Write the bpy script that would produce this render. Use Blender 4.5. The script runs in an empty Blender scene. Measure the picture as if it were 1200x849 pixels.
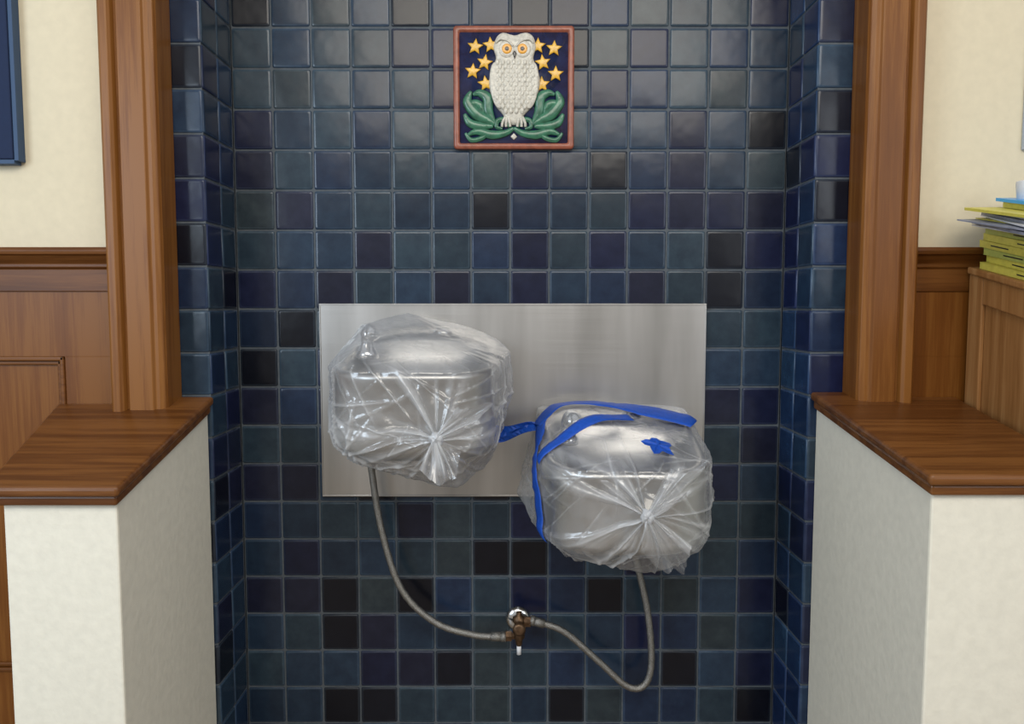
import bpy, bmesh, math, random
import numpy as np
from mathutils import Vector, Matrix, noise
from mathutils.bvhtree import BVHTree
random.seed(7); np.random.seed(7)
S = bpy.context.scene
COL = S.collection
try:
    S.view_settings.view_transform = 'Standard'
except Exception: pass

# ------------------------------------------------------------ materials
def mat(name):
    m = bpy.data.materials.new(name); m.use_nodes = True
    nt = m.node_tree; b = nt.nodes['Principled BSDF']
    return m, nt, b
def N(nt, t, **kw):
    n = nt.nodes.new(t)
    for k, v in kw.items():
        if k in n.inputs: n.inputs[k].default_value = v
        else: setattr(n, k, v)
    return n
def ramp(nt, stops):
    r = nt.nodes.new('ShaderNodeValToRGB'); e = r.color_ramp.elements
    while len(e) < len(stops): e.new(0.5)
    for i, (p, c) in enumerate(stops):
        e[i].position = p; e[i].color = (*c, 1)
    return r
def plain(name, col, rough=.5, metal=0, coat=0, bump=0, bscale=80, var=0.0):
    m, nt, b = mat(name)
    b.inputs['Base Color'].default_value = (*col, 1)
    b.inputs['Roughness'].default_value = rough
    b.inputs['Metallic'].default_value = metal
    b.inputs['Coat Weight'].default_value = coat
    tc = N(nt, 'ShaderNodeTexCoord')
    nz = N(nt, 'ShaderNodeTexNoise', Scale=bscale, Detail=4.0)
    nt.links.new(tc.outputs['Object'], nz.inputs['Vector'])
    if var > 0:
        r = ramp(nt, [(.3, tuple(c*(1-var) for c in col)), (.7, tuple(min(1, c*(1+var)) for c in col))])
        nt.links.new(nz.outputs['Fac'], r.inputs['Fac']); nt.links.new(r.outputs['Color'], b.inputs['Base Color'])
    if bump > 0:
        bp = N(nt, 'ShaderNodeBump', Strength=bump, Distance=.002)
        nt.links.new(nz.outputs['Fac'], bp.inputs['Height']); nt.links.new(bp.outputs['Normal'], b.inputs['Normal'])
    return m
def wood(name, dark, mid, light, axis=2, rough=.42, scale=1.0, coat=.05):
    m, nt, b = mat(name)
    tc = N(nt, 'ShaderNodeTexCoord'); mp = N(nt, 'ShaderNodeMapping')
    sc = [34*scale]*3; sc[axis] = 1.4*scale
    mp.inputs['Scale'].default_value = sc
    nt.links.new(tc.outputs['Object'], mp.inputs['Vector'])
    n1 = N(nt, 'ShaderNodeTexNoise', Scale=1.0, Detail=6.0, Roughness=.6, Distortion=.6)
    n2 = N(nt, 'ShaderNodeTexNoise', Scale=6.0, Detail=4.0, Roughness=.7)
    n3 = N(nt, 'ShaderNodeTexNoise', Scale=2.2, Detail=2.0)
    nt.links.new(mp.outputs[0], n1.inputs['Vector']); nt.links.new(mp.outputs[0], n2.inputs['Vector'])
    nt.links.new(tc.outputs['Object'], n3.inputs['Vector'])
    a = N(nt, 'ShaderNodeMath', operation='MULTIPLY_ADD'); a.inputs[1].default_value = .45
    nt.links.new(n2.outputs['Fac'], a.inputs[0]); nt.links.new(n1.outputs['Fac'], a.inputs[2])
    a2 = N(nt, 'ShaderNodeMath', operation='MULTIPLY_ADD'); a2.inputs[1].default_value = .35
    nt.links.new(n3.outputs['Fac'], a2.inputs[0]); nt.links.new(a.outputs[0], a2.inputs[2])
    r = ramp(nt, [(.55, dark), (.85, mid), (1.0, light)])
    nt.links.new(a2.outputs[0], r.inputs['Fac']); nt.links.new(r.outputs['Color'], b.inputs['Base Color'])
    b.inputs['Roughness'].default_value = rough
    b.inputs['Specular IOR Level'].default_value = .28
    b.inputs['Coat Weight'].default_value = coat; b.inputs['Coat Roughness'].default_value = .3
    bp = N(nt, 'ShaderNodeBump', Strength=.10, Distance=.001)
    nt.links.new(a.outputs[0], bp.inputs['Height']); nt.links.new(bp.outputs['Normal'], b.inputs['Normal'])
    return m

M_post = wood('oak_post', (.118,.038,.006), (.178,.063,.011), (.24,.095,.020), 2)
M_capw = wood('oak_cap', (.055,.016,.003), (.110,.037,.008), (.18,.068,.016), 0, rough=.36, coat=.15)
M_rail = wood('oak_rail', (.068,.020,.003), (.120,.040,.007), (.17,.062,.013), 0)
M_wain = wood('oak_wainscot', (.105,.032,.004), (.155,.051,.007), (.20,.075,.013), 2)
M_pine = wood('pine_cabinet', (.20,.080,.020), (.32,.150,.050), (.40,.21,.08), 2)
M_cream = plain('cream_plaster', (.70,.62,.45), .75, bump=.25, bscale=45, var=.03)
M_white = plain('white_plaster', (.78,.75,.64), .6, bump=.5, bscale=55, var=.04)
M_grout = plain('grout', (.085,.10,.115), .85, bump=.3, var=.15)
M_floor = plain('linoleum', (.25,.19,.13), .4, var=.1, bscale=12)
M_navy = plain('navy_frame', (.006,.018,.06), .85, var=.05)
M_edge = plain('frame_edge', (.03,.07,.15), .6)
M_chrome = plain('chrome', (.7,.7,.7), .16, 1)
M_dark = plain('dark_plastic', (.02,.02,.02), .4)
M_brass = plain('aged_brass', (.14,.085,.05), .45, .8, bump=.5, bscale=120, var=.4)
M_tape = plain('painters_tape_blue', (.004,.070,.44), .55, bump=.3, bscale=150, var=.15)
M_terra = plain('terracotta_glaze', (.27,.075,.04), .4, coat=.25, bump=.6, bscale=60, var=.25)
M_field = plain('navy_glaze', (.012,.022,.070), .25, coat=.4, bump=.4, bscale=50, var=.3)
M_owl = plain('owl_white_glaze', (.60,.57,.49), .4, coat=.25, bump=1.0, bscale=140, var=.20)
M_star = plain('yellow_glaze', (.72,.40,.03), .3, coat=.3, var=.2)
M_leaf = plain('green_glaze', (.035,.15,.085), .3, coat=.3, var=.35, bscale=60)
M_leafd = plain('light_green_glaze', (.10,.25,.15), .3, coat=.3, var=.25, bscale=60)
M_eye = plain('eye_orange', (.75,.34,.02), .3, coat=.3)
M_black = plain('black_glaze', (.01,.008,.006), .3, coat=.3)
M_yel = plain('yellow_cover', (.60,.53,.09), .45, var=.1)
M_yel2 = plain('lime_cover', (.40,.43,.10), .45, var=.1)
M_paper = plain('paper', (.70,.71,.74), .7, var=.04)
M_grayp = plain('grey_magazine', (.25,.27,.34), .5, var=.3, bscale=30)
M_blue = plain('light_blue_plastic', (.05,.35,.75), .3)

def steel(name, base=.62, rough=.30, vert=.0):
    m, nt, b = mat(name)
    tc = N(nt, 'ShaderNodeTexCoord'); mp = N(nt, 'ShaderNodeMapping')
    mp.inputs['Scale'].default_value = (3, 3, 420)
    nt.links.new(tc.outputs['Object'], mp.inputs['Vector'])
    n1 = N(nt, 'ShaderNodeTexNoise', Scale=1.0, Detail=3.0)
    nt.links.new(mp.outputs[0], n1.inputs['Vector'])
    mp2 = N(nt, 'ShaderNodeMapping'); mp2.inputs['Scale'].default_value = (7, 3, .9) if vert else (5, 5, 5)
    nt.links.new(tc.outputs['Object'], mp2.inputs['Vector'])
    n2 = N(nt, 'ShaderNodeTexNoise', Scale=1.0, Detail=4.0, Roughness=.5)
    nt.links.new(mp2.outputs[0], n2.inputs['Vector'])
    k = .26 if vert else .1  # backplate only: vertical reflection streaks painted into the base colour
    r = ramp(nt, [(.32, (base*(1-k), base*(1-k-.02), base*(1-k-.05))), (.68, (base*(1+k), base*(1+k-.02), base*(1+k-.05)))])
    nt.links.new(n2.outputs['Fac'], r.inputs['Fac']); nt.links.new(r.outputs['Color'], b.inputs['Base Color'])
    b.inputs['Metallic'].default_value = 1
    mr = N(nt, 'ShaderNodeMapRange'); mr.inputs[3].default_value = rough-.04; mr.inputs[4].default_value = rough+.08
    nt.links.new(n1.outputs['Fac'], mr.inputs[0]); nt.links.new(mr.outputs[0], b.inputs['Roughness'])
    bp = N(nt, 'ShaderNodeBump', Strength=.15, Distance=.0005)
    nt.links.new(n1.outputs['Fac'], bp.inputs['Height']); nt.links.new(bp.outputs['Normal'], b.inputs['Normal'])
    return m
M_steel = steel('brushed_steel', .50, .33)
M_plate = steel('brushed_steel_plate', .50, .34, 1)
M_hose = plain('braided_steel', (.30,.29,.27), .4, .9, bump=1.0, bscale=500, var=.5)

m, nt, b = mat('blue_glazed_tile'); M_tile = m
at = N(nt, 'ShaderNodeAttribute', attribute_name='tilecol')
tc = N(nt, 'ShaderNodeTexCoord')
nz = N(nt, 'ShaderNodeTexNoise', Scale=22.0, Detail=5.0, Roughness=.65)
nt.links.new(tc.outputs['Object'], nz.inputs['Vector'])
rr = ramp(nt, [(.3, (.68,.70,.76)), (.72, (1.35,1.33,1.25))]); nt.links.new(nz.outputs['Fac'], rr.inputs['Fac'])
mx = N(nt, 'ShaderNodeMix', data_type='RGBA', blend_type='MULTIPLY'); mx.inputs[0].default_value = 1
nt.links.new(at.outputs['Color'], mx.inputs[6]); nt.links.new(rr.outputs['Color'], mx.inputs[7])
nt.links.new(mx.outputs[2], b.inputs['Base Color'])
b.inputs['Roughness'].default_value = .22
b.inputs['Specular IOR Level'].default_value = .36
n2 = N(nt, 'ShaderNodeTexNoise', Scale=14.0, Detail=2.0); nt.links.new(tc.outputs['Object'], n2.inputs['Vector'])
bp = N(nt, 'ShaderNodeBump', Strength=.3, Distance=.004)
nt.links.new(n2.outputs['Fac'], bp.inputs['Height']); nt.links.new(bp.outputs['Normal'], b.inputs['Normal'])

def film(name, lo, hi):
    m = bpy.data.materials.new(name); m.use_nodes = True; nt = m.node_tree; nt.nodes.clear()
    out = N(nt, 'ShaderNodeOutputMaterial')
    tr = N(nt, 'ShaderNodeBsdfTransparent'); tr.inputs[0].default_value = (.97,.975,.98,1)
    df = N(nt, 'ShaderNodeBsdfDiffuse'); df.inputs[0].default_value = (.84,.86,.89,1)
    tl = N(nt, 'ShaderNodeBsdfTranslucent'); tl.inputs[0].default_value = (.84,.86,.89,1)
    gl = N(nt, 'ShaderNodeBsdfGlossy', Roughness=.15)
    m1 = N(nt, 'ShaderNodeMixShader'); m1.inputs[0].default_value = .35
    nt.links.new(df.outputs[0], m1.inputs[1]); nt.links.new(tl.outputs[0], m1.inputs[2])
    at = N(nt, 'ShaderNodeAttribute', attribute_name='crease')
    tc = N(nt, 'ShaderNodeTexCoord')
    nz = N(nt, 'ShaderNodeTexNoise', Scale=12.0, Detail=6.0, Roughness=.6, Distortion=1.0)
    nt.links.new(tc.outputs['Object'], nz.inputs['Vector'])
    lw = N(nt, 'ShaderNodeLayerWeight', Blend=.5)
    pw = N(nt, 'ShaderNodeMath', operation='POWER'); pw.inputs[1].default_value = 2.5
    nt.links.new(lw.outputs['Facing'], pw.inputs[0])
    add = N(nt, 'ShaderNodeMath', operation='MULTIPLY_ADD'); add.inputs[1].default_value = .45
    nt.links.new(nz.outputs['Fac'], add.inputs[0]); nt.links.new(at.outputs['Fac'], add.inputs[2])
    mr = N(nt, 'ShaderNodeMapRange'); mr.inputs[1].default_value = .18; mr.inputs[2].default_value = 1.1
    mr.inputs[3].default_value = lo; mr.inputs[4].default_value = hi
    nt.links.new(add.outputs[0], mr.inputs[0])
    ad2 = N(nt, 'ShaderNodeMath', operation='MULTIPLY_ADD', use_clamp=True); ad2.inputs[1].default_value = .35
    nt.links.new(pw.outputs[0], ad2.inputs[0]); nt.links.new(mr.outputs[0], ad2.inputs[2])
    m2 = N(nt, 'ShaderNodeMixShader'); nt.links.new(ad2.outputs[0], m2.inputs[0])
    nt.links.new(tr.outputs[0], m2.inputs[1]); nt.links.new(m1.outputs[0], m2.inputs[2])
    gf = N(nt, 'ShaderNodeMath', operation='MULTIPLY_ADD'); gf.inputs[1].default_value = .30; gf.inputs[2].default_value = .08
    nt.links.new(pw.outputs[0], gf.inputs[0])
    bp = N(nt, 'ShaderNodeBump', Strength=.3, Distance=.004)
    nt.links.new(nz.outputs['Fac'], bp.inputs['Height'])
    for n in (df, tl, gl): nt.links.new(bp.outputs['Normal'], n.inputs['Normal'])
    m3 = N(nt, 'ShaderNodeMixShader'); nt.links.new(gf.outputs[0], m3.inputs[0])
    nt.links.new(m2.outputs[0], m3.inputs[1]); nt.links.new(gl.outputs[0], m3.inputs[2])
    nt.links.new(m3.outputs[0], out.inputs[0])
    return m
M_film = film('clear_plastic_film', .07, .66)
M_knot = film('bunched_plastic_film', .3, .8)

# ------------------------------------------------------------ mesh helpers
def mkobj(name, verts, faces, mtl, parent=None, smooth=False, bevel=0, seg=2, autos=False):
    me = bpy.data.meshes.new(name); me.from_pydata([tuple(v) for v in verts], [], faces)
    me.validate()
    bm = bmesh.new(); bm.from_mesh(me); bmesh.ops.recalc_face_normals(bm, faces=bm.faces[:]); bm.to_mesh(me); bm.free()
    me.materials.append(mtl)
    if smooth:
        for p in me.polygons: p.use_smooth = True
    o = bpy.data.objects.new(name, me); COL.objects.link(o)
    if parent: o.parent = parent
    if bevel > 0:
        bv = o.modifiers.new('bevel', 'BEVEL'); bv.width = bevel; bv.segments = seg; bv.limit_method = 'ANGLE'
    return o
def empty(name, loc=(0,0,0)):
    e = bpy.data.objects.new(name, None); e.location = loc; e.empty_display_size = .05; COL.objects.link(e); return e
BF = [(0,1,2,3),(7,6,5,4),(0,4,5,1),(1,5,6,2),(2,6,7,3),(3,7,4,0)]
def boxv(x0,x1,y0,y1,z0,z1):
    return [(x0,y0,z0),(x1,y0,z0),(x1,y1,z0),(x0,y1,z0),(x0,y0,z1),(x1,y0,z1),(x1,y1,z1),(x0,y1,z1)]
def boxes(name, L, mtl, parent=None, bevel=.002, seg=2):
    V=[];F=[]
    for bx in L:
        o=len(V); V+=boxv(*bx); F+=[tuple(i+o for i in f) for f in BF]
    return mkobj(name,V,F,mtl,parent,bevel=bevel,seg=seg)
def prism(name, poly, zb, zt, mtl, parent=None, bevel=0, seg=2):
    n=len(poly); V=[(x,y,zb(x,y)) for x,y in poly]+[(x,y,zt(x,y)) for x,y in poly]
    F=[tuple(range(n))[::-1], tuple(range(n,2*n))]+[(i,(i+1)%n,(i+1)%n+n,i+n) for i in range(n)]
    return mkobj(name,V,F,mtl,parent,bevel=bevel,seg=seg)
def extrude_x(name, prof, x0, x1, mtl, parent=None):
    n=len(prof); V=[(x0,y,z) for y,z in prof]+[(x1,y,z) for y,z in prof]
    F=[tuple(range(n))[::-1], tuple(range(n,2*n))]+[(i,(i+1)%n,(i+1)%n+n,i+n) for i in range(n)]
    return mkobj(name,V,F,mtl,parent,bevel=.0015)
def catmull(P, k=8, closed=False):
    P=[np.array(p,float) for p in P]; out=[]
    n=len(P)
    for i in range(n-1 if not closed else n):
        if closed: p0,p1,p2,p3=P[(i-1)%n],P[i],P[(i+1)%n],P[(i+2)%n]
        else: p0,p1,p2,p3=P[max(i-1,0)],P[i],P[i+1],P[min(i+2,n-1)]
        for j in range(k):
            t=j/k
            out.append(.5*((2*p1)+(-p0+p2)*t+(2*p0-5*p1+4*p2-p3)*t*t+(-p0+3*p1-3*p2+p3)*t**3))
    if not closed: out.append(P[-1])
    return out
def tube_data(P, R, seg=12, squash=None):
    V=[];F=[];n=len(P); ref=np.array([0,1.0,0])
    for i in range(n):
        t=P[min(i+1,n-1)]-P[max(i-1,0)]; t=t/(np.linalg.norm(t)+1e-9)
        a=np.cross(t,ref)
        if np.linalg.norm(a)<1e-3: a=np.cross(t,np.array([1.0,0,0]))
        a/=np.linalg.norm(a); b_=np.cross(t,a)
        r=R[i] if hasattr(R,'__len__') else R
        for j in range(seg):
            an=2*math.pi*j/seg; d=a*math.cos(an)+b_*math.sin(an)
            if squash: d=d*np.array([1,squash,1])
            V.append(P[i]+d*r)
    for i in range(n-1):
        for j in range(seg):
            F.append((i*seg+j,i*seg+(j+1)%seg,(i+1)*seg+(j+1)%seg,(i+1)*seg+j))
    F.append(tuple(range(seg))[::-1]); F.append(tuple((n-1)*seg+j for j in range(seg)))
    return V,F
def tube(name,P,R,mtl,parent=None,seg=12,squash=None):
    V,F=tube_data([np.array(p,float) for p in P],R,seg,squash); return mkobj(name,V,F,mtl,parent,smooth=True)
def rings(name, RR, mtl, parent=None, capa=True, capb=True, smooth=True):
    n=len(RR[0]); V=[p for r in RR for p in r]; F=[]
    for i in range(len(RR)-1):
        for j in range(n): F.append((i*n+j,i*n+(j+1)%n,(i+1)*n+(j+1)%n,(i+1)*n+j))
    if capa: F.append(tuple(range(n))[::-1])
    if capb: F.append(tuple((len(RR)-1)*n+j for j in range(n)))
    return mkobj(name,V,F,mtl,parent,smooth=smooth)
def lathe(name, c, axis, prof, mtl, parent=None, seg=24, smooth=True):
    ax=Vector(axis).normalized(); a=ax.orthogonal().normalized(); b_=ax.cross(a); c=Vector(c)
    RR=[[c+ax*h+(a*math.cos(2*math.pi*j/seg)+b_*math.sin(2*math.pi*j/seg))*r for j in range(seg)] for r,h in prof]
    return rings(name,RR,mtl,parent,smooth=smooth)

# ------------------------------------------------------------ tiled niche
PZ=.1017; ZL=1.644
XL,XR=-.712,.702; YN=-.19
pal=[((.021,.037,.054),8),((.015,.029,.053),7),((.011,.021,.047),6),((.009,.012,.036),6),((.004,.005,.010),4),((.026,.038,.047),3),((.012,.014,.032),4)]
palw=[c for c,w in pal for _ in range(w)]
def tile_wall(name, org, U, W, Nn, widths, blue=0.0, c0=0.0, c1=0.0):
    V=[];F=[];C=[];mats=[]
    org,U,W,Nn=map(lambda a:np.array(a,float),(org,U,W,Nn))
    def P(u,w,h): return org+U*u+W*w+Nn*h
    tot=sum(widths)
    zs=[ZL+PZ*k for k in range(-17,11)]
    o=len(V); z0,z1=0.0,zs[-1]
    for h in (-.045,-.0035):
        for (u,w) in ((c0,z0),(tot-c1,z0),(tot-c1,z1),(c0,z1)): V.append(P(u,w,h)); C.append((.1,.1,.1,1))
    fs=[tuple(i+o for i in f) for f in BF]; F+=fs; mats+=[1]*6
    g=.0022
    u=0
    for wd in widths:
        for k in range(len(zs)-1):
            a0,a1=u+g,u+wd-g; b0,b1=max(zs[k],0)+g,zs[k+1]-g
            base=np.array(random.choice(palw))*random.uniform(.78,1.22)
            base=base*np.array([1-.3*blue,1+.05*blue,1+.55*blue])  # niche sides and returns: bluish daylight painted into the tile colour
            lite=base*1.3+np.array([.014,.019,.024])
            tx,ty=random.gauss(0,.009),random.gauss(0,.009)
            cu,cw=(a0+a1)/2,(b0+b1)/2
            def ring(ins,h,rad):
                pts=[]
                for (sx,sy,a) in ((1,1,0),(-1,1,90),(-1,-1,180),(1,-1,270)):
                    ccx=cu+sx*((a1-a0)/2-ins-rad); ccy=cw+sy*((b1-b0)/2-ins-rad)
                    for q in (0,45,90):
                        an=math.radians(a+q); x=ccx+rad*math.cos(an); y=ccy+rad*math.sin(an)
                        pts.append(P(x,y,h+(x-cu)*tx+(y-cw)*ty))
                return pts
            o=len(V)
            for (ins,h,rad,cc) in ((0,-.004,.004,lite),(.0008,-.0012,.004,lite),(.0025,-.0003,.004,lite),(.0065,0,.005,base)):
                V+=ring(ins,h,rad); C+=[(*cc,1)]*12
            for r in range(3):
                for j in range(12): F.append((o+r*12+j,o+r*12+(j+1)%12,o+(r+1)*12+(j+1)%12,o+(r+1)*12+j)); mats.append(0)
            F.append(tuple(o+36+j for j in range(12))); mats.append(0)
        u+=wd
    me=bpy.data.meshes.new(name); me.from_pydata([tuple(v) for v in V],[],F)
    me.materials.append(M_tile); me.materials.append(M_grout)
    me.polygons.foreach_set('material_index',mats); me.polygons.foreach_set('use_smooth',[m_==0 for m_ in mats])
    ca=me.color_attributes.new('tilecol','FLOAT_COLOR','POINT'); ca.data.foreach_set('color',np.array(C,dtype=np.float32).ravel())
    bm=bmesh.new(); bm.from_mesh(me); bmesh.ops.recalc_face_normals(bm,faces=bm.faces[:]); bm.to_mesh(me); bm.free()
    o=bpy.data.objects.new(name,me); COL.objects.link(o); return o
tile_wall('wall_back',(XL,0,0),(1,0,0),(0,0,1),(0,-1,0),[.101]*14)
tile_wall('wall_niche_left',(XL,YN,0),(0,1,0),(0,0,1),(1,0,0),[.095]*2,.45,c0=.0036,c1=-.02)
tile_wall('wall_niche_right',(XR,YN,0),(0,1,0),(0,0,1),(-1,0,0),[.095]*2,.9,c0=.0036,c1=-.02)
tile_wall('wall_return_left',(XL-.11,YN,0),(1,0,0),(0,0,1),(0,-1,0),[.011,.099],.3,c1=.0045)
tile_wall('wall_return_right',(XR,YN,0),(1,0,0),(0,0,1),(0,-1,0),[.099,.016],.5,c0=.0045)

# ------------------------------------------------------------ room shell
YW=-.22
boxes('wall_left',[(-2.6,-.80,YW,YW+.14,0,2.72)],M_cream,bevel=0)
boxes('wall_right',[(.80,2.6,YW,YW+.14,0,2.72)],M_cream,bevel=0)
boxes('floor',[(-2.6,2.6,-4.2,.06,-.05,0)],M_floor,bevel=0)

def post(name,s):
    pr=[(.782,-.191),(.782,-.262),(.786,-.270),(.796,-.274),(.804,-.274),(.809,-.280),(.862,-.280),(.865,-.272),(.869,-.272),
        (.872,-.284),(.878,-.290),(.894,-.290),(.900,-.284),(.902,-.276),(.902,-.221),(.895,-.221),(.895,-.215),(.83,-.215),(.83,-.191)]
    pr=[(x*s,y) for x,y in pr]
    prism(name,pr,lambda x,y:1.0,lambda x,y:2.72,M_post,bevel=.001,seg=1)
post('trim_1',-1); post('trim_2',1)

def half(name,capname,s,yf,capyf,zb,slope,xob,xof,xib=.722,xic=.706):
    zt=lambda x,y: zb-( -.2-y)*slope
    prism(name,[(s*xib,-.19),(s*xib,yf),(s*(xof-.02),yf),(s*(xob-.02),-.222),(s*.80,-.222),(s*.80,-.19)],
          lambda x,y:0.0,lambda x,y:zt(x,y)-.036,M_white,bevel=.004)
    e=empty(capname)
    prism('board',[(s*xic,-.192),(s*xic,capyf),(s*xof,capyf),(s*xob,-.236),(s*.80,-.236),(s*.80,-.192)],
          lambda x,y:zt(x,y)-.020,zt,M_capw,e,bevel=.007,seg=4)
    prism('bed_mould',[(s*(xic+.008),-.1925),(s*(xic+.008),capyf+.010),(s*(xof-.010),capyf+.010),(s*(xob-.01),-.2365),(s*.80,-.2365),(s*.80,-.1925)],
          lambda x,y:zt(x,y)-.040,lambda x,y:zt(x,y)-.0205,M_capw,e,bevel=.005,seg=3)
half('half_wall','half_wall_cap',-1,-.62,-.645,1.031,.243,1.05,.95)
half('half_wall.001','half_wall_cap.001',1,-.70,-.722,1.043,.155,1.025,.99)

railp=[(-.221,1.279),(-.240,1.279),(-.240,1.330),(-.246,1.334),(-.246,1.342),(-.254,1.350),(-.262,1.360),(-.268,1.362),(-.270,1.370),(-.266,1.378),(-.221,1.378)]
extrude_x('trim_3',railp,-2.6,-.9025,M_rail)
extrude_x('trim_4',railp,.9025,2.6,M_rail)
def wains(name,s,pan):
    e=empty(name); L=[]
    def B(x0,x1,y0,y1,z0,z1):
        a,b_=sorted((s*x0,s*x1)); return (a,b_,y0,y1,z0,z1)
    x1=2.6; x0=.9025
    L.append(B(x0,x1,-.236,-.2205,1.13,1.279)); L.append(B(x0,x1,-.236,-.2205,.0,.38))
    edges=[x0]; 
    for a,b_ in pan: edges+= [a,b_]
    edges.append(x1)
    for i in range(0,len(edges),2): L.append(B(edges[i],edges[i+1],-.236,-.2205,.38,1.13))
    boxes('frame',L,M_wain,e,bevel=.0005,seg=1)
    L2=[];L3=[]
    for a,b_ in pan:
        L2.append(B(a,b_,-.2255,-.2205,.38,1.13))
        for (d,w,y) in ((0,.010,-.241),(.010,.010,-.233)):
            L3+= [B(a+d,b_-d,y,-.2255,1.13-d-w,1.13-d),B(a+d,b_-d,y,-.2255,.38+d,.38+d+w),
                  B(a+d,a+d+w,y,-.2255,.38+d,1.13-d),B(b_-d-w,b_-d,y,-.2255,.38+d,1.13-d)]
    boxes('panel',L2,M_wain,e,bevel=0); boxes('panel_moulding',L3,M_rail,e,bevel=.003,seg=3)
    boxes('base_trim',[B(x0,x1,-.25,-.2365,0,.15)],M_rail,e,bevel=.004)
wains('wainscot_panelling',-1,[(1.03,1.65),(1.78,2.4)])
wains('wainscot_panelling.001',1,[(1.20,1.75),(1.88,2.45)])

e=empty('picture_frame')
boxes('frame',[(-1.74,-1.118,-.25,-.2205,1.575,2.45)],M_navy,e,bevel=.003)
boxes('edge_band',[(-1.118,-1.108,-.246,-.2205,1.572,2.45),(-1.74,-1.118,-.246,-.2205,1.565,1.575)],M_edge,e,bevel=.001)
boxes('picture',[(-1.70,-1.16,-.2515,-.2502,1.615,2.41)],plain('picture_print',(.008,.022,.07),.85,var=.4,bscale=6),e,bevel=0)
e=empty('wall_notice')
boxes('board',[(1.158,1.60,-.232,-.2205,1.60,1.92)],plain('notice_board',(.42,.48,.55),.5),e,bevel=.002)
boxes('sheet',[(1.175,1.58,-.2335,-.2322,1.615,1.905)],M_paper,e,bevel=0)

# ------------------------------------------------------------ cabinet & things on it
e=empty('wooden_cabinet')
CX=1.035; yb,yf=-.252,-.78; ct=lambda x,y:1.335-(yb-y)*.21
def slab(name,x0,x1,y0,y1,zb,zt,mtl,bev=.003):
    return prism(name,[(x0,y0),(x1,y0),(x1,y1),(x0,y1)],zb,zt,mtl,e,bevel=bev)
slab('carcass',CX+.010,CX+.55,yf+.003,yb-.003,lambda x,y:.06,lambda x,y:ct(x,y)-.016,M_pine,.001)
slab('top_board',CX-.006,CX+.57,yf-.015,yb,lambda x,y:ct(x,y)-.016,ct,M_pine,.004)
slab('side_stile_back',CX,CX+.0099,yb-.05,yb,lambda x,y:.0,lambda x,y:ct(x,y)-.0165,M_pine)
slab('side_stile_front',CX,CX+.0099,yf,yf+.055,lambda x,y:.0,lambda x,y:ct(x,y)-.0165,M_pine)
slab('side_rail_top',CX+.0005,CX+.0099,yf+.0555,yb-.0505,lambda x,y:ct(x,y)-.075,lambda x,y:ct(x,y)-.0165,M_pine)
slab('side_rail_bottom',CX+.0005,CX+.0099,yf+.0555,yb-.0505,lambda x,y:.06,lambda x,y:.14,M_pine)
slab('door_front',CX+.03,CX+.52,yf-.012,yf+.0025,lambda x,y:.10,lambda x,y:ct(x,y)-.04,M_pine)
lathe('knob',(CX+.0095,-.40,.985),(-1,0,0),[(.004,0),(.004,.012),(.009,.016),(.010,.022),(.006,.027),(.001,.028)],M_dark,e,12)
def sl(y): return ct(0,y)
def stack(name,items):
    e=empty(name); h=.0005
    for i,(nm,x0,x1,y0,y1,t,mtl,rot) in enumerate(items):
        cx,cy=(x0+x1)/2,(y0+y1)/2; pts=[]
        for (x,y) in ((x0,y0),(x1,y0),(x1,y1),(x0,y1)):
            dx,dy=x-cx,y-cy; pts.append((cx+dx*math.cos(rot)-dy*math.sin(rot),cy+dx*math.sin(rot)+dy*math.cos(rot)))
        if nm=='book':
            prism('pages_%d'%i,[(x+(cx-x)*.02,y+(cy-y)*.02) for x,y in pts],lambda x,y:sl(y)+h+.0015,lambda x,y:sl(y)+h+t-.0015,M_paper,e)
            prism('cover_top_%d'%i,pts,lambda x,y:sl(y)+h+t-.0015,lambda x,y:sl(y)+h+t,mtl,e)
            prism('cover_base_%d'%i,pts,lambda x,y:sl(y)+h,lambda x,y:sl(y)+h+.0015,mtl,e)
            prism('spine_%d'%i,[pts[0],(pts[0][0]+.003,pts[0][1]),(pts[3][0]+.003,pts[3][1]),pts[3]],lambda x,y:sl(y)+h+.0001,lambda x,y:sl(y)+h+t-.0001,mtl,e,bevel=.001)
            q=.35+.1*(i%4); yy0=pts[0][1]+(pts[3][1]-pts[0][1])*q; xx=pts[0][0]+(pts[3][0]-pts[0][0])*q
            prism('spine_print',[(xx-.0006,yy0),(xx+.002,yy0),(xx+.002,yy0+.06),(xx-.0006+(pts[3][0]-pts[0][0])/(pts[3][1]-pts[0][1])*.06,yy0+.06)],lambda x,y:sl(y)+h+t*.42,lambda x,y:sl(y)+h+t*.60,M_dark,e)
        else:
            prism('%s_%d'%(nm,i),pts,lambda x,y:sl(y)+h,lambda x,y:sl(y)+h+t,mtl,e)
        h+=t+.0006
    return h
books=[('book',1.042+random.uniform(0,.012),1.27,-.56,-.272+random.uniform(-.014,.004),.0150,[M_yel,M_yel,M_yel2][i%3],random.uniform(-.04,.04)) for i in range(6)]
H1=stack('book_stack',books)
papers=[]
for i in range(10):
    papers.append(('sheet',1.005+random.uniform(-.02,.04),1.26,-.55,-.28,random.choice([.002,.003,.006]),[M_paper,M_grayp,M_paper,M_grayp,M_yel][i%5],random.uniform(-.22,.22)))
def sl(y): return ct(0,y)+H1
H2=stack('paper_pile',papers)
def sl(y): return ct(0,y)+H1+H2
H3=stack('plastic_folder',[('folder',1.075,1.27,-.54,-.30,.012,M_yel,.03),('folder_lid',1.065,1.28,-.545,-.29,.007,M_blue,.03)])
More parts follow.
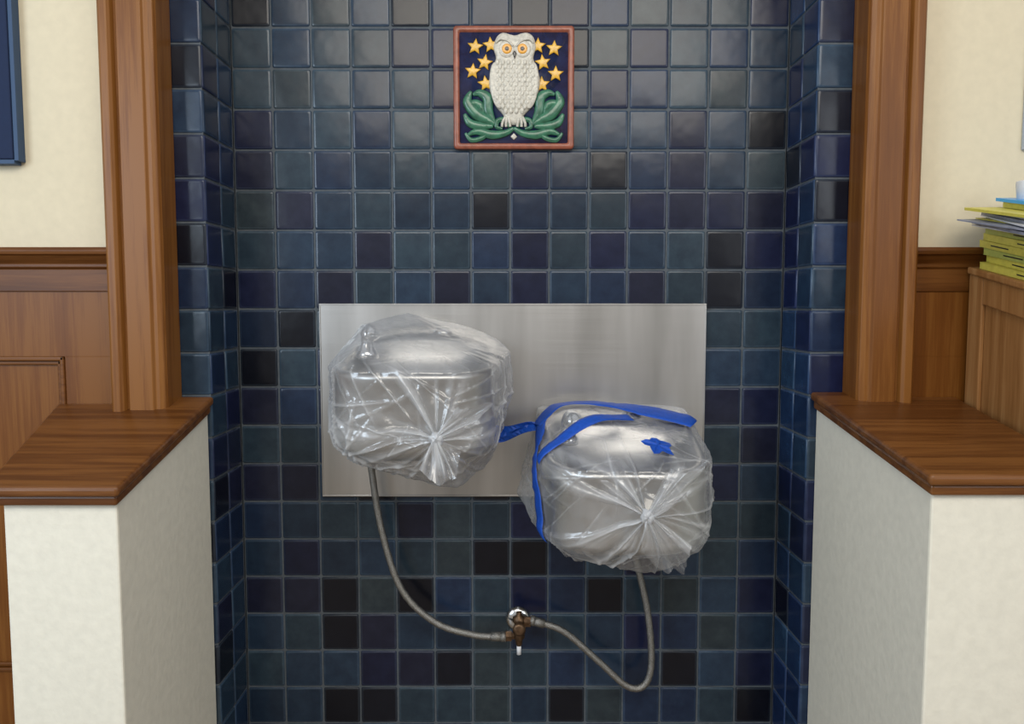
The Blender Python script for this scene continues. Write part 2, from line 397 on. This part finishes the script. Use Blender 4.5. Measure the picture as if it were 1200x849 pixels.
lathe('white_cup',(1.108,-.335,ct(0,-.335)+H1+H2+H3-.004),(0,0,1),[(.020,0),(.024,.004),(.027,.040),(.026,.042),(.024,.040),(.020,.008),(.001,.006)],M_paper)

# ------------------------------------------------------------ owl tile
ow=empty('owl_tile',(.0045,-.001,1.796)); K=.00216
def OV(u,v,h): return Vector((u*K,-.010-h,v*K))
def rrect(a,r,h,n=5):
    P=[]
    for sx,sy,st in ((1,1,0),(-1,1,90),(-1,-1,180),(1,-1,270)):
        for q in range(n):
            an=math.radians(st+90*q/(n-1)); P.append(OV(sx*(a-r)+r*math.cos(an),sy*(a-r)+r*math.sin(an),h))
    return P
rings('slab',[rrect(70.5,4,-.0098),rrect(70.5,4,.002),rrect(69,4,.004),rrect(66,3,.0045),rrect(64,2,.003),rrect(63.5,2,-.002)],M_terra,ow,True,True)
rings('field',[rrect(63.8,2,-.003),rrect(63.8,2,-.0012)],M_field,ow)
def inflate(name,out,c,h,mtl,base=-.0014,prof=None,k=1):
    prof=prof or [(1,0),(.985,.45),(.93,.72),(.8,.88),(.6,.96),(.35,1),(.12,1.0)]
    RR=[[OV(c[0]+(u-c[0])*s,c[1]+(v-c[1])*s,base+h*hh) for u,v in out] for s,hh in prof]
    return rings(name,RR,mtl,ow)
owl=[(-20,58),(-13,63),(-4,61),(2,60),(8,62),(16,63),(23,58),(26,46),(23,34),(27,24),(31,8),(28,-8),(21,-22),(12,-32),(7,-42),(-6,-42),(-13,-31),(-22,-20),(-28,-4),(-29,10),(-25,24),(-21,34),(-24,46)]
owl=[tuple(p) for p in catmull(owl,4,True)]
inflate('owl_body',owl,(0,10),.011,M_owl)
def ell(cx,cy,rx,ry,n=20,rot=0):
    return [(cx+rx*math.cos(t)*math.cos(rot)-ry*math.sin(t)*math.sin(rot),cy+rx*math.cos(t)*math.sin(rot)+ry*math.sin(t)*math.cos(rot)) for t in [2*math.pi*i/n for i in range(n)]]
inflate('owl_wing_l',ell(-19,2,9,27,24,.10),(-19,2),.004,M_owl,base=.0065)
inflate('owl_wing_r',ell(20,2,9,27,24,-.10),(20,2),.004,M_owl,base=.0065)
inflate('owl_breast',ell(0,2,14,30,24),(0,2),.004,M_owl,base=.0075)
for sx in (-1,1):
    inflate('face_disc',ell(1+9.5*sx,43,9,10,20),(1+9.5*sx,43),.003,M_owl,base=.0085)
    inflate('eye_ring',ell(1+9*sx,43,5.8,5.8),(1+9*sx,43),.002,M_eye,base=.0110)
    inflate('pupil',ell(1+9*sx,43,2.5,2.5,12),(1+9*sx,43),.001,M_black,base=.0126)
    V,F=tube_data(catmull([OV(1+2*sx,46,.0125),OV(1+8*sx,52,.0125),OV(1+17*sx,54,.0115),OV(1+22*sx,50,.009)],5),[.003*.8]*16,8,.6); mkobj('brow',V,F,M_owl,ow,True)
    for q in (-4,0,4):
        tube('toe',catmull([OV(sx*8+q*.5,-34,.007),OV(sx*9+q,-40,.007),OV(sx*9+q*1.2,-45,.004)],4),.0035,M_owl,ow,8,.6)
inflate('beak',[(1,41),(3.2,38),(1,31),(-1.2,38)],(1,37),.003,M_black,base=.0105)
V=[];F=[]
for r in range(12):
    for c_ in range(-3,4):
        v=28-r*5; u=c_*6.4+(3.2 if r%2 else 0)
        if abs(u)>25-max(0,(r-6))*2.4: continue
        hh=.0095+.0016*(1-(u/26)**2)
        o=len(V); out=ell(u,v,2.6,4.0,8)
        for s,dh in ((1,-.002),(.8,.0006),(.3,.0009)):
            V+=[OV(u+(a_-u)*s,v+(b_-v)*s,hh+dh) for a_,b_ in out]
        for q in range(2):
            for j in range(8): F.append((o+q*8+j,o+q*8+(j+1)%8,o+(q+1)*8+(j+1)%8,o+(q+1)*8+j))
        F.append(tuple(o+16+j for j in range(8)))
mkobj('feathers',V,F,M_owl,ow,True)
for (su,sv) in [(-45,47),(-27,49),(-34,29),(-48,19),(-33,5),(28,48),(47,45),(34,29),(49,16),(33,4)]:
    r0=random.uniform(-.2,.2); P=[]
    for j in range(10):
        R_=10 if j%2==0 else 4.6; an=math.pi/2+r0+j*math.pi/5; P.append((su+R_*math.cos(an),sv+R_*math.sin(an)))
    inflate('star',P,(su,sv),.004,M_star,prof=[(1,0),(.95,.7),(.7,.9),(.1,1)])
leaf=[([(0,-46),(-10,-52),(-26,-54),(-42,-50),(-54,-54)],[2,4,5.5,4.5,1.5]),
      ([(-4,-44),(-12,-37),(-19,-38),(-20,-45),(-13,-47)],[3,3.5,3,2.5,1.5]),
      ([(-22,-42),(-33,-36),(-44,-30),(-54,-16),(-50,-4)],[2,5.5,7,6,1.5]),
      ([(-22,-42),(-30,-26),(-31,-12),(-40,-6),(-48,-8)],[2,6,6.5,4.5,1.5]),
      ([(-24,-44),(-40,-44),(-52,-40),(-58,-30)],[2,5.5,5,1.8]),
      ([(-30,-52),(-38,-58),(-50,-60),(-57,-52)],[2,3,3,1.5]),
      ([(-36,-30),(-40,-20),(-48,-18),(-56,-24)],[2,5,4.5,1.8])]
for pts,rad in leaf:
    for sx in (-1,1):
        P=catmull([OV(-u*sx,v,.0015) for u,v in pts],6); R=np.interp(np.linspace(0,1,len(P)),np.linspace(0,1,len(rad)),rad)*K
        tube('acanthus_leaf',P,R,M_leaf,ow,10,.45)
        P2=[p+np.array([0,-.0034,0]) for p in P[3:-3]]
        tube('leaf_vein',P2,R[3:-3]*.2,M_leafd,ow,6,.6)
inflate('diamond',[(0,-52),(4,-56),(0,-60),(-4,-56)],(0,-56),.005,M_owl)

# ------------------------------------------------------------ steel backplate
e=empty('steel_backplate')
boxes('plate',[(-.499,.503,-.0105,-.0022,.745,1.252)],M_plate,e,bevel=.002)
boxes('folded_edge',[(-.4985,.5025,-.0125,-.0106,1.2475,1.2515),(-.4985,.5025,-.0125,-.0106,.7455,.749),(-.4985,-.4955,-.0125,-.0106,.7495,1.247),(.4995,.5025,-.0125,-.0106,.7495,1.247)],M_plate,e,bevel=.0006)

# ------------------------------------------------------------ drinking fountains
YB=-.0132
def outline(w,y0,y1,rb,rf,n=8):
    P=[]
    for (cx,cy,r,st) in ((w-rb,y0-rb,rb,0),(-w+rb,y0-rb,rb,90),(-w+rf,y1+rf,rf,180),(w-rf,y1+rf,rf,270)):
        for q in range(n):
            an=math.radians(st+90*q/(n-1)); P.append((cx+r*math.cos(an),cy+r*math.sin(an)))
    out=[]
    m_=len(P)
    for i in range(m_):
        a,b_=P[i],P[(i+1)%m_]; out.append(a)
        if i%n==n-1:
            for k in range(1,8): out.append((a[0]+(b_[0]-a[0])*k/8,a[1]+(b_[1]-a[1])*k/8))
    return out
W0=.180
def rimz(x,y,arch):
    s=min(max(-y/.39,0),1); s2=s*s*(3-2*s)
    return -.015-.095*(.5*s+.5*s2)-arch*abs(x/W0)**2.5*(1-s)
def fountain(name,cx,zt,arch):
    e=empty(name,(cx,0,zt))
    R=[]
    def add(w,y0,y1,rb,rf,zf): R.append([(x,y,zf(x,y)) for x,y in outline(w,y0,y1,rb,rf)])
    rz=lambda d:(lambda x,y:rimz(x,y,arch)+d)
    add(W0-.075,-.06,-.30,.02,.06,lambda x,y:-.305)
    add(W0-.035,-.03,-.345,.02,.085,lambda x,y:-.303)
    add(W0-.014,-.018,-.372,.015,.10,lambda x,y:-.292)
    add(W0-.004,YB,-.385,.012,.11,lambda x,y:-.272)
    add(W0,YB,-.390,.012,.115,lambda x,y:-.245)
    add(W0,YB,-.390,.012,.115,rz(-.018))
    add(W0+.002,YB,-.392,.012,.117,rz(-.011))
    add(W0+.001,YB,-.391,.012,.117,rz(-.003))
    add(W0-.005,-.018,-.385,.012,.113,rz(0))
    add(W0-.014,-.12,-.376,.02,.105,rz(-.001))
    add(W0-.020,-.126,-.370,.03,.10,rz(-.008))
    add(W0-.032,-.138,-.358,.05,.095,lambda x,y:rimz(x,y,0)*.45-.070)
    add(W0-.060,-.165,-.33,.06,.08,lambda x,y:-.150)
    add(W0-.12,-.21,-.285,.03,.03,lambda x,y:-.160)
    rings('basin',R,M_steel,e)
    lathe('drain',(0,-.247,-.1598),(0,0,1),[(.026,0),(.026,.002),(.018,.003),(.016,.0015),(.002,.0012)],M_chrome,e)
    bx,by=-.125,-.185; bz=rimz(bx,by,arch)-.022
    lathe('bubbler_base',(bx,by,bz),(0,0,1),[(.026,0),(.026,.014),(.021,.020),(.016,.036),(.015,.040)],M_chrome,e)
    P=catmull([(bx,by,bz+.034),(bx,by,bz+.052),(bx+.006,by-.012,bz+.066),(bx+.014,by-.032,bz+.066),(bx+.018,by-.044,bz+.054)],6)
    tube('bubbler_spout',P,np.interp(np.linspace(0,1,len(P)),[0,.5,1],[.014,.017,.014]),M_chrome,e,14)
    lathe('bubbler_hood',(bx+.012,by-.028,bz+.060),(.25,-.5,.8),[(.022,-.004),(.023,.002),(.020,.010),(.012,.016),(.001,.018)],M_chrome,e)
    lathe('push_button',(.045,-.075,rimz(.045,-.075,arch)-.003),(0,-.2,1),[(.024,0),(.024,.006),(.018,.009),(.017,.014),(.001,.015)],M_chrome,e)
    lathe('supply_nipple',(.057 if cx>0 else -.145,-.075,-.302),(0,0,-1),[(.012,0),(.012,.018),(.015,.019),(.015,.032),(.009,.033),(.009,.045)],M_hose,e,12)
    return e
ZT1,ZT2=1.212,1.000; AR1,AR2=.045,.008
fountain('drinking_fountain',-.217,ZT1,AR1)
fountain('drinking_fountain.001',.257,ZT2,AR2)

# ------------------------------------------------------------ plastic bags
def bag(name,cx,zt,arch,extra,knot,seed,nfold=26,nseg=85,calm=.25,haze=.2,slack=.006):
    rng=np.random.RandomState(seed)
    c=Vector((0,-.2,-.16))
    bm=bmesh.new()
    for x,y in outline(W0+.008,-.015,-.403,.012,.11):
        bm.verts.new((x,y,rimz(x,y,arch)+.008))
    for x,y in outline(W0+.004,-.015,-.396,.02,.10):
        bm.verts.new((x,y,-.268))
    for x,y in outline(W0-.04,-.05,-.35,.02,.09): bm.verts.new((x,y,-.314))
    bz=rimz(-.125,-.185,arch)
    bm.verts.new((-.118,-.215,bz+.062)); bm.verts.new((-.135,-.19,bz+.056))
    for p in extra: bm.verts.new(p)
    bm.verts.new(knot)
    bmesh.ops.convex_hull(bm,input=bm.verts[:])
    bvh=BVHTree.FromBMesh(bm); 
    ax=(Vector(knot)-c).normalized(); a=ax.orthogonal().normalized(); b_=ax.cross(a)
    nt_,nph=220,420
    th=np.linspace(0.004,math.pi-.004,nt_); ph=np.linspace(0,2*math.pi,nph,endpoint=False)
    TH,PH=np.meshgrid(th,ph,indexing='ij')
    A=np.array(a);B=np.array(b_);X=np.array(ax)
    D=(np.cos(TH)[...,None]*X+np.sin(TH)[...,None]*(np.cos(PH)[...,None]*A+np.sin(PH)[...,None]*B))
    R=np.zeros_like(TH)
    for i in range(nt_):
        for j in range(nph):
            h=bvh.ray_cast(c,Vector(D[i,j])); R[i,j]=h[3] if h[0] is not None else .2
    bm.free()
    for _ in range(3):
        Rp=np.roll(R,1,1);Rn=np.roll(R,-1,1);Ru=np.vstack([R[:1],R[:-1]]);Rd=np.vstack([R[1:],R[-1:]])
        R=(R*2+Rp+Rn+Ru+Rd)/6
    crease=np.zeros_like(R); disp=np.zeros_like(R)
    for k in range(nfold):
        # taut pleats gathered into the knot; unequal, some short some long
        p0=rng.uniform(0,2*math.pi); w=rng.uniform(.015,.11); am=rng.uniform(.002,.011); tl=rng.uniform(.3,1.7)
        pp=p0+rng.uniform(-.35,.35)*TH+.05*np.sin(TH*rng.uniform(2,5)+p0)
        d=np.abs((PH-pp+math.pi)%(2*math.pi)-math.pi)
        rg=np.maximum(0,1-d/(w*1.6))**1.2*np.exp(-(TH/tl)**3)*np.clip(TH/.10,0,1)
        disp+=am*rg*(1 if rng.rand()<.75 else -.5); crease+=rg*rng.uniform(.2,.9)
    for k in range(nseg):
        v=rng.normal(size=3)+np.array([0,-.6,-.25]); v/=np.linalg.norm(v); t_=rng.normal(size=3)*.7+ (np.array([.9,0,-.5]) if k%3 else np.array([.5,0,.8])); t_-=v*t_.dot(v); t_/=np.linalg.norm(t_); n_=np.cross(v,t_)
        L=rng.uniform(.15,.8); w=rng.uniform(.006,.032)
        wob=.025*np.sin(rng.uniform(3,6)*(D@t_)+k)
        dist=np.abs(D@n_+wob); al=D@t_; front=(D@v)>0
        rg=np.maximum(0,1-dist/w)*np.clip(1.3-(al/L)**2*1.3,0,1)*front
        am=rng.uniform(.0015,.006)*(1 if rng.rand()<.75 else -.5)
        disp+=am*rg; crease+=rg*rng.uniform(.1,.8)*(1 if w<.02 else .6)
    top=np.clip((D[...,2]-.15)/.35,0,1); wgt=1-(1-calm)*top
    R=R+disp*wgt+.008*np.exp(-(TH/.12)**2)+.002
    for i in range(nt_):
        for j in range(0,nph):
            q=Vector(D[i,j])*3.0+Vector((seed,0,0)); R[i,j]+=(slack*max(-.2,noise.noise(q))+.5*slack*noise.noise(q*2.7))*(.5+.5*wgt[i,j])
    # broad cloudy patches where film is doubled over
    patch=np.zeros_like(R)
    for i in range(nt_):
        for j in range(nph):
            q=Vector(D[i,j])*2.1+Vector((0,seed,2)); patch[i,j]=max(0,noise.noise(q)+.5*noise.noise(q*2.3))
    crease=np.clip(crease*wgt+.45*patch*wgt,0,1)*.9+haze*top
    P=np.array(c)+D*R[...,None]
    P[...,1]=np.minimum(P[...,1],-.0145)
    V=P.reshape(-1,3); F=[]
    for i in range(nt_-1):
        for j in range(nph):
            F.append((i*nph+j,i*nph+(j+1)%nph,(i+1)*nph+(j+1)%nph,(i+1)*nph+j))
    e=empty(name,(cx,0,zt))
    me=bpy.data.meshes.new('film'); me.from_pydata([tuple(v) for v in V],[],F); me.materials.append(M_film)
    at=me.attributes.new('crease','FLOAT','POINT'); at.data.foreach_set('value',crease.ravel().astype(np.float32))
    me.polygons.foreach_set('use_smooth',[True]*len(F))
    o=bpy.data.objects.new('film',me); COL.objects.link(o); o.parent=e
    bv=BVHTree.FromPolygons([Vector(v) for v in V],F)
    return e,bv,c,Vector(knot)
def fan(e,base,dirv,side,L,spread,seed,pleats=7):
    d=Vector(dirv).normalized(); s=Vector(side).normalized(); n=d.cross(s).normalized()
    nu,nv=60,24; V=[];F=[];C=[]
    for i in range(nv):
        v=i/(nv-1)
        for j in range(nu):
            u=j/(nu-1)*2-1
            wd=.005+spread*v**.8
            ln=L*(1-.35*u*u+.6*noise.noise(Vector((u*1.6,seed,0)))+.12*noise.noise(Vector((u*4,seed,3))))*v
            w=1.6*noise.noise(Vector((u*2.6,v*.8,seed*3.1)))+.6*noise.noise(Vector((u*6,v*1.5,seed)))
            V.append(Vector(base)+d*ln+s*(u*wd)+n*(w*(.004+.014*v)+.012*v*math.sin(3*v+seed)))
            C.append(max(0,min(1,.02+.8*max(0,w)**1.6+.40*(1-v)**2)))
    for i in range(nv-1):
        for j in range(nu-1): F.append((i*nu+j,i*nu+j+1,(i+1)*nu+j+1,(i+1)*nu+j))
    me=bpy.data.meshes.new('gathered_tail'); me.from_pydata([tuple(v) for v in V],[],F); me.materials.append(M_film)
    at=me.attributes.new('crease','FLOAT','POINT'); at.data.foreach_set('value',np.array(C,dtype=np.float32))
    me.polygons.foreach_set('use_smooth',[True]*len(F))
    o=bpy.data.objects.new('gathered_tail',me); COL.objects.link(o); o.parent=e
def knotlump(e,k,seed):
    V=[];F=[];n,m_=18,14;C=[]
    for i in range(m_):
        t=math.pi*(i+.5)/m_
        for j in range(n):
            p=2*math.pi*j/n; d=Vector((math.sin(t)*math.cos(p),math.cos(t)*.8,math.sin(t)*math.sin(p)))
            r=.014*(1+.45*noise.noise(d*2.2+Vector((seed,0,0)))+.15*math.sin(5*p+3*t)); V.append(Vector(k)+d*r); C.append(.6)
    for i in range(m_-1):
        for j in range(n): F.append((i*n+j,i*n+(j+1)%n,(i+1)*n+(j+1)%n,(i+1)*n+j))
    me=bpy.data.meshes.new('knot'); me.from_pydata([tuple(v) for v in V],[],F); me.materials.append(M_knot)
    at=me.attributes.new('crease','FLOAT','POINT'); at.data.foreach_set('value',np.array(C,dtype=np.float32))
    me.polygons.foreach_set('use_smooth',[True]*len(F))
    o=bpy.data.objects.new('knot',me); COL.objects.link(o); o.parent=e

e1,bv1,c1,k1=bag('plastic_bag',-.217,ZT1,AR1,[(-.04,-.10,.014),(.212,-.12,-.075),(.215,-.20,-.17),(.09,-.26,-.385),(.15,-.20,-.350),(-.200,-.2,-.14)],(.060,-.415,-.240),3,calm=.12,haze=.26)
knotlump(e1,(.060,-.428,-.240),1)
fan(e1,(.060,-.432,-.242),(.25,-.10,-1),(1,0,.25),.085,.040,4)
fan(e1,(.062,-.434,-.238),(1,-.12,.55),(-.3,0,1),.11,.034,5)
e2,bv2,c2,k2=bag('plastic_bag.001',.257,ZT2,AR2,[(-.245,-.14,-.215),(-.205,-.12,-.10),(.205,-.25,-.20),(.04,-.33,-.345),(.12,-.3,-.340),(.195,-.12,-.1)],(.024,-.418,-.190),11,calm=.4,haze=.12)
knotlump(e2,(.024,-.434,-.190),2)
fan(e2,(.026,-.437,-.192),(.55,-.08,-1),(1,0,.55),.13,.045,7)
fan(e2,(.028,-.437,-.188),(.8,-.08,.9),(-.7,0,1),.13,.032,8)

# painter's tape on second fountain
tp=empty('painters_tape',(.257,0,ZT2))
def ribbon(name,way,width,bvh,c,offs=.0025,parent=tp):
    P=catmull(way,14); V=[];F=[]; Q=[];Nn=[]
    for p in P:
        d=(Vector(p)-c).normalized(); h=bvh.ray_cast(c,d)
        Q.append(h[0]); Nn.append(d)
    G=[]
    for i in range(len(Q)):
        t=(Q[min(i+1,len(Q)-1)]-Q[max(i-1,0)]).normalized(); s=t.cross(Nn[i]).normalized()
        row=[]
        for k in range(5):
            q=Q[i]+s*width*(k/4-.5); d=(q-c).normalized(); h=bvh.ray_cast(c,d)
            row.append([d,(h[0]-c).length])
        G.append(row)
    n=len(G)
    for i in range(n):
        for k in range(5):
            r=max(G[a][b_][1] for a in range(max(0,i-2),min(n,i+3)) for b_ in range(max(0,k-1),min(5,k+2)))
            pt=c+G[i][k][0]*(r*.6+G[i][k][1]*.4+offs); pt.y=min(pt.y,-.0165); V.append(pt)
    for i in range(n-1):
        for k in range(4): F.append((i*5+k,i*5+k+1,(i+1)*5+k+1,(i+1)*5+k))
    o=mkobj(name,V,F,M_tape,parent,True); so=o.modifiers.new('s','SOLIDIFY'); so.thickness=.0006
ribbon('top_band',[(-.195,-.150,-.045),(-.12,-.150,-.027),(0,-.150,-.017),(.12,-.150,-.027),(.185,-.150,-.040)],.070,bv2,c2,.005)
ribbon('side_band',[(-.180,-.16,-.035),(-.190,-.25,-.085),(-.190,-.285,-.15),(-.186,-.30,-.22),(-.175,-.30,-.275)],.036,bv2,c2,.005)
ribbon('diagonal_band',[(-.178,-.30,-.105),(-.13,-.29,-.080),(-.06,-.25,-.060),(.02,-.20,-.034)],.030,bv2,c2,.006)
V=[];F=[]
n=14
for i in range(n):
    t=i/(n-1); x=-.180-.125*t; z=-.050-.020*t+.006*math.sin(t*6); y=-.14+.04*t
    w=.014+.030*t
    for k in range(4):
        q=k/3-.5; V.append((x+.006*math.sin(9*q)*t,y-.008*math.sin(t*8+k*1.3),z+q*w))
for i in range(n-1):
    for k in range(3): F.append((i*4+k,i*4+k+1,(i+1)*4+k+1,(i+1)*4+k))
o=mkobj('loose_end',V,F,M_tape,tp); so=o.modifiers.new('s','SOLIDIFY'); so.thickness=.0006
# crumpled star-shaped patch lying on the film, draped to it
d0=(Vector((.050,-.305,-.080))-c2).normalized(); q0=bv2.ray_cast(c2,d0)[0]
nrm=d0; rt=Vector((1,0,0)); rt=(rt-nrm*rt.dot(nrm)).normalized(); up=nrm.cross(rt)*-1
if up.z<0: up=-up
rr_=[.036,.020,.030,.018,.036,.022,.032,.018,.032,.020]
V=[];F=[]
def drape(p,o_):
    d=(p-c2).normalized(); return c2+d*(bv2.ray_cast(c2,d)[0]-c2).length+d*o_
V.append(drape(q0,.013))
for ringk,sc_ in enumerate((.5,1.0)):
    for j in range(20):
        a_=j*math.pi/10+.35; jj=j/2; r0=rr_[int(jj)%10]*(1-jj%1)+rr_[(int(jj)+1)%10]*(jj%1)
        V.append(drape(q0+rt*r0*sc_*math.cos(a_)+up*r0*sc_*math.sin(a_),.009+.005*((j//2)%2)))
for j in range(20):
    F.append((0,1+j,1+(j+1)%20)); F.append((1+j,21+j,21+(j+1)%20,1+(j+1)%20))
o=mkobj('crumpled_patch',V,F,M_tape,tp); so=o.modifiers.new('s','SOLIDIFY'); so.thickness=.001

# ------------------------------------------------------------ supply hoses & valve
def hose(name,P,r=.0088):
    e=empty(name); Q=catmull(P,12); 
    R=[r*(1+.05*math.sin(i*2.2)) for i in range(len(Q))]
    tube('braid',Q,R,M_hose,e,14)
    for a,b_ in ((0,3),(-1,-4)):
        p=np.array(Q[a]);q=np.array(Q[b_]); d=(q-p)/np.linalg.norm(q-p)
        tube('ferrule',[p-d*.006,p+d*.022],r*1.35,M_hose,e,16)
        tube('nut',[p-d*.016,p-d*.004],r*1.6,M_hose,e,6)
hose('water_supply_hose',[(-.362,-.075,.863),(-.358,-.07,.832),(-.335,-.07,.676),(-.286,-.07,.519),(-.200,-.07,.430),(-.100,-.072,.397),(-.032,-.072,.392)])
hose('water_supply_hose.001',[(.314,-.075,.648),(.318,-.072,.600),(.350,-.07,.460),(.362,-.07,.325),(.345,-.07,.262),(.300,-.07,.258),(.225,-.07,.325),(.135,-.072,.405),(.062,-.072,.432)])
e=empty('shutoff_valve')
lathe('escutcheon',(.016,-.0015,.411),(0,-1,0),[(.034,0),(.033,.004),(.026,.010),(.014,.013),(.012,.013)],M_chrome,e)
lathe('wall_stub',(.016,-.010,.411),(0,-1,0),[(.009,0),(.009,.05),(.013,.051),(.013,.064)],M_brass,e)
lathe('body',(.018,-.072,.368),(0,0,1),[(.006,0),(.008,.004),(.010,.018),(.015,.022),(.015,.040),(.012,.044),(.012,.060),(.016,.064),(.016,.076),(.007,.080),(.007,.090)],M_brass,e,16)
lathe('outlet_left',(.018,-.072,.394),(-1,0,0),[(.009,0),(.009,.018),(.014,.019),(.014,.034),(.010,.035)],M_brass,e,6,False)
lathe('outlet_right',(.018,-.072,.432),(1,0,0),[(.009,0),(.009,.012),(.014,.013),(.014,.030),(.010,.031)],M_brass,e,6,False)
lathe('spout',(.018,-.072,.345),(0,0,1),[(.006,0),(.006,.024)],M_paper,e,12)
lathe('handle',(.018,-.088,.425),(0,-1,0),[(.005,0),(.005,.012),(.016,.013),(.017,.020),(.010,.023),(.001,.023)],M_brass,e,12)

# ------------------------------------------------------------ lights, world, camera
w=bpy.data.worlds.new('world'); S.world=w; w.use_nodes=True; nt=w.node_tree; bg=nt.nodes['Background']
tc=N(nt,'ShaderNodeTexCoord'); sp=N(nt,'ShaderNodeSeparateXYZ'); nt.links.new(tc.outputs['Generated'],sp.inputs[0])
r=ramp(nt,[(.0,(.16,.13,.10)),(.42,(.36,.34,.32)),(.55,(.52,.52,.52)),(1,(.62,.64,.68))])
mr=N(nt,'ShaderNodeMapRange'); mr.inputs[1].default_value=-1; mr.inputs[2].default_value=1
nt.links.new(sp.outputs['Z'],mr.inputs[0]); nt.links.new(mr.outputs[0],r.inputs['Fac']); nt.links.new(r.outputs['Color'],bg.inputs[0]); bg.inputs[1].default_value=.85
def area(name,loc,tgt,sx,sy,pw,col):
    l=bpy.data.lights.new(name,'AREA'); l.shape='RECTANGLE'; l.size=sx; l.size_y=sy; l.energy=pw; l.color=col
    o=bpy.data.objects.new(name,l); COL.objects.link(o); o.location=loc
    o.rotation_euler=(Vector(tgt)-Vector(loc)).to_track_quat('-Z','Y').to_euler()
area('ceiling_light',(.2,-3.1,3.0),(.0,-.4,.8),2.6,1.2,60,(1,.94,.84))
area('window_light_left',(-2.4,-2.8,1.9),(.3,-.2,1.0),1.2,1.5,48,(.72,.86,1))
area('window_light_right',(2.3,-3.0,2.0),(-.3,-.2,.9),1.0,1.4,14,(.9,.95,1))
cam=bpy.data.cameras.new('camera'); co=bpy.data.objects.new('camera',cam); COL.objects.link(co)
co.location=(0,-2,1.25); co.rotation_euler=(math.radians(90-4.3),0,0); cam.sensor_width=36; cam.lens=27; cam.clip_start=.05
S.camera=co
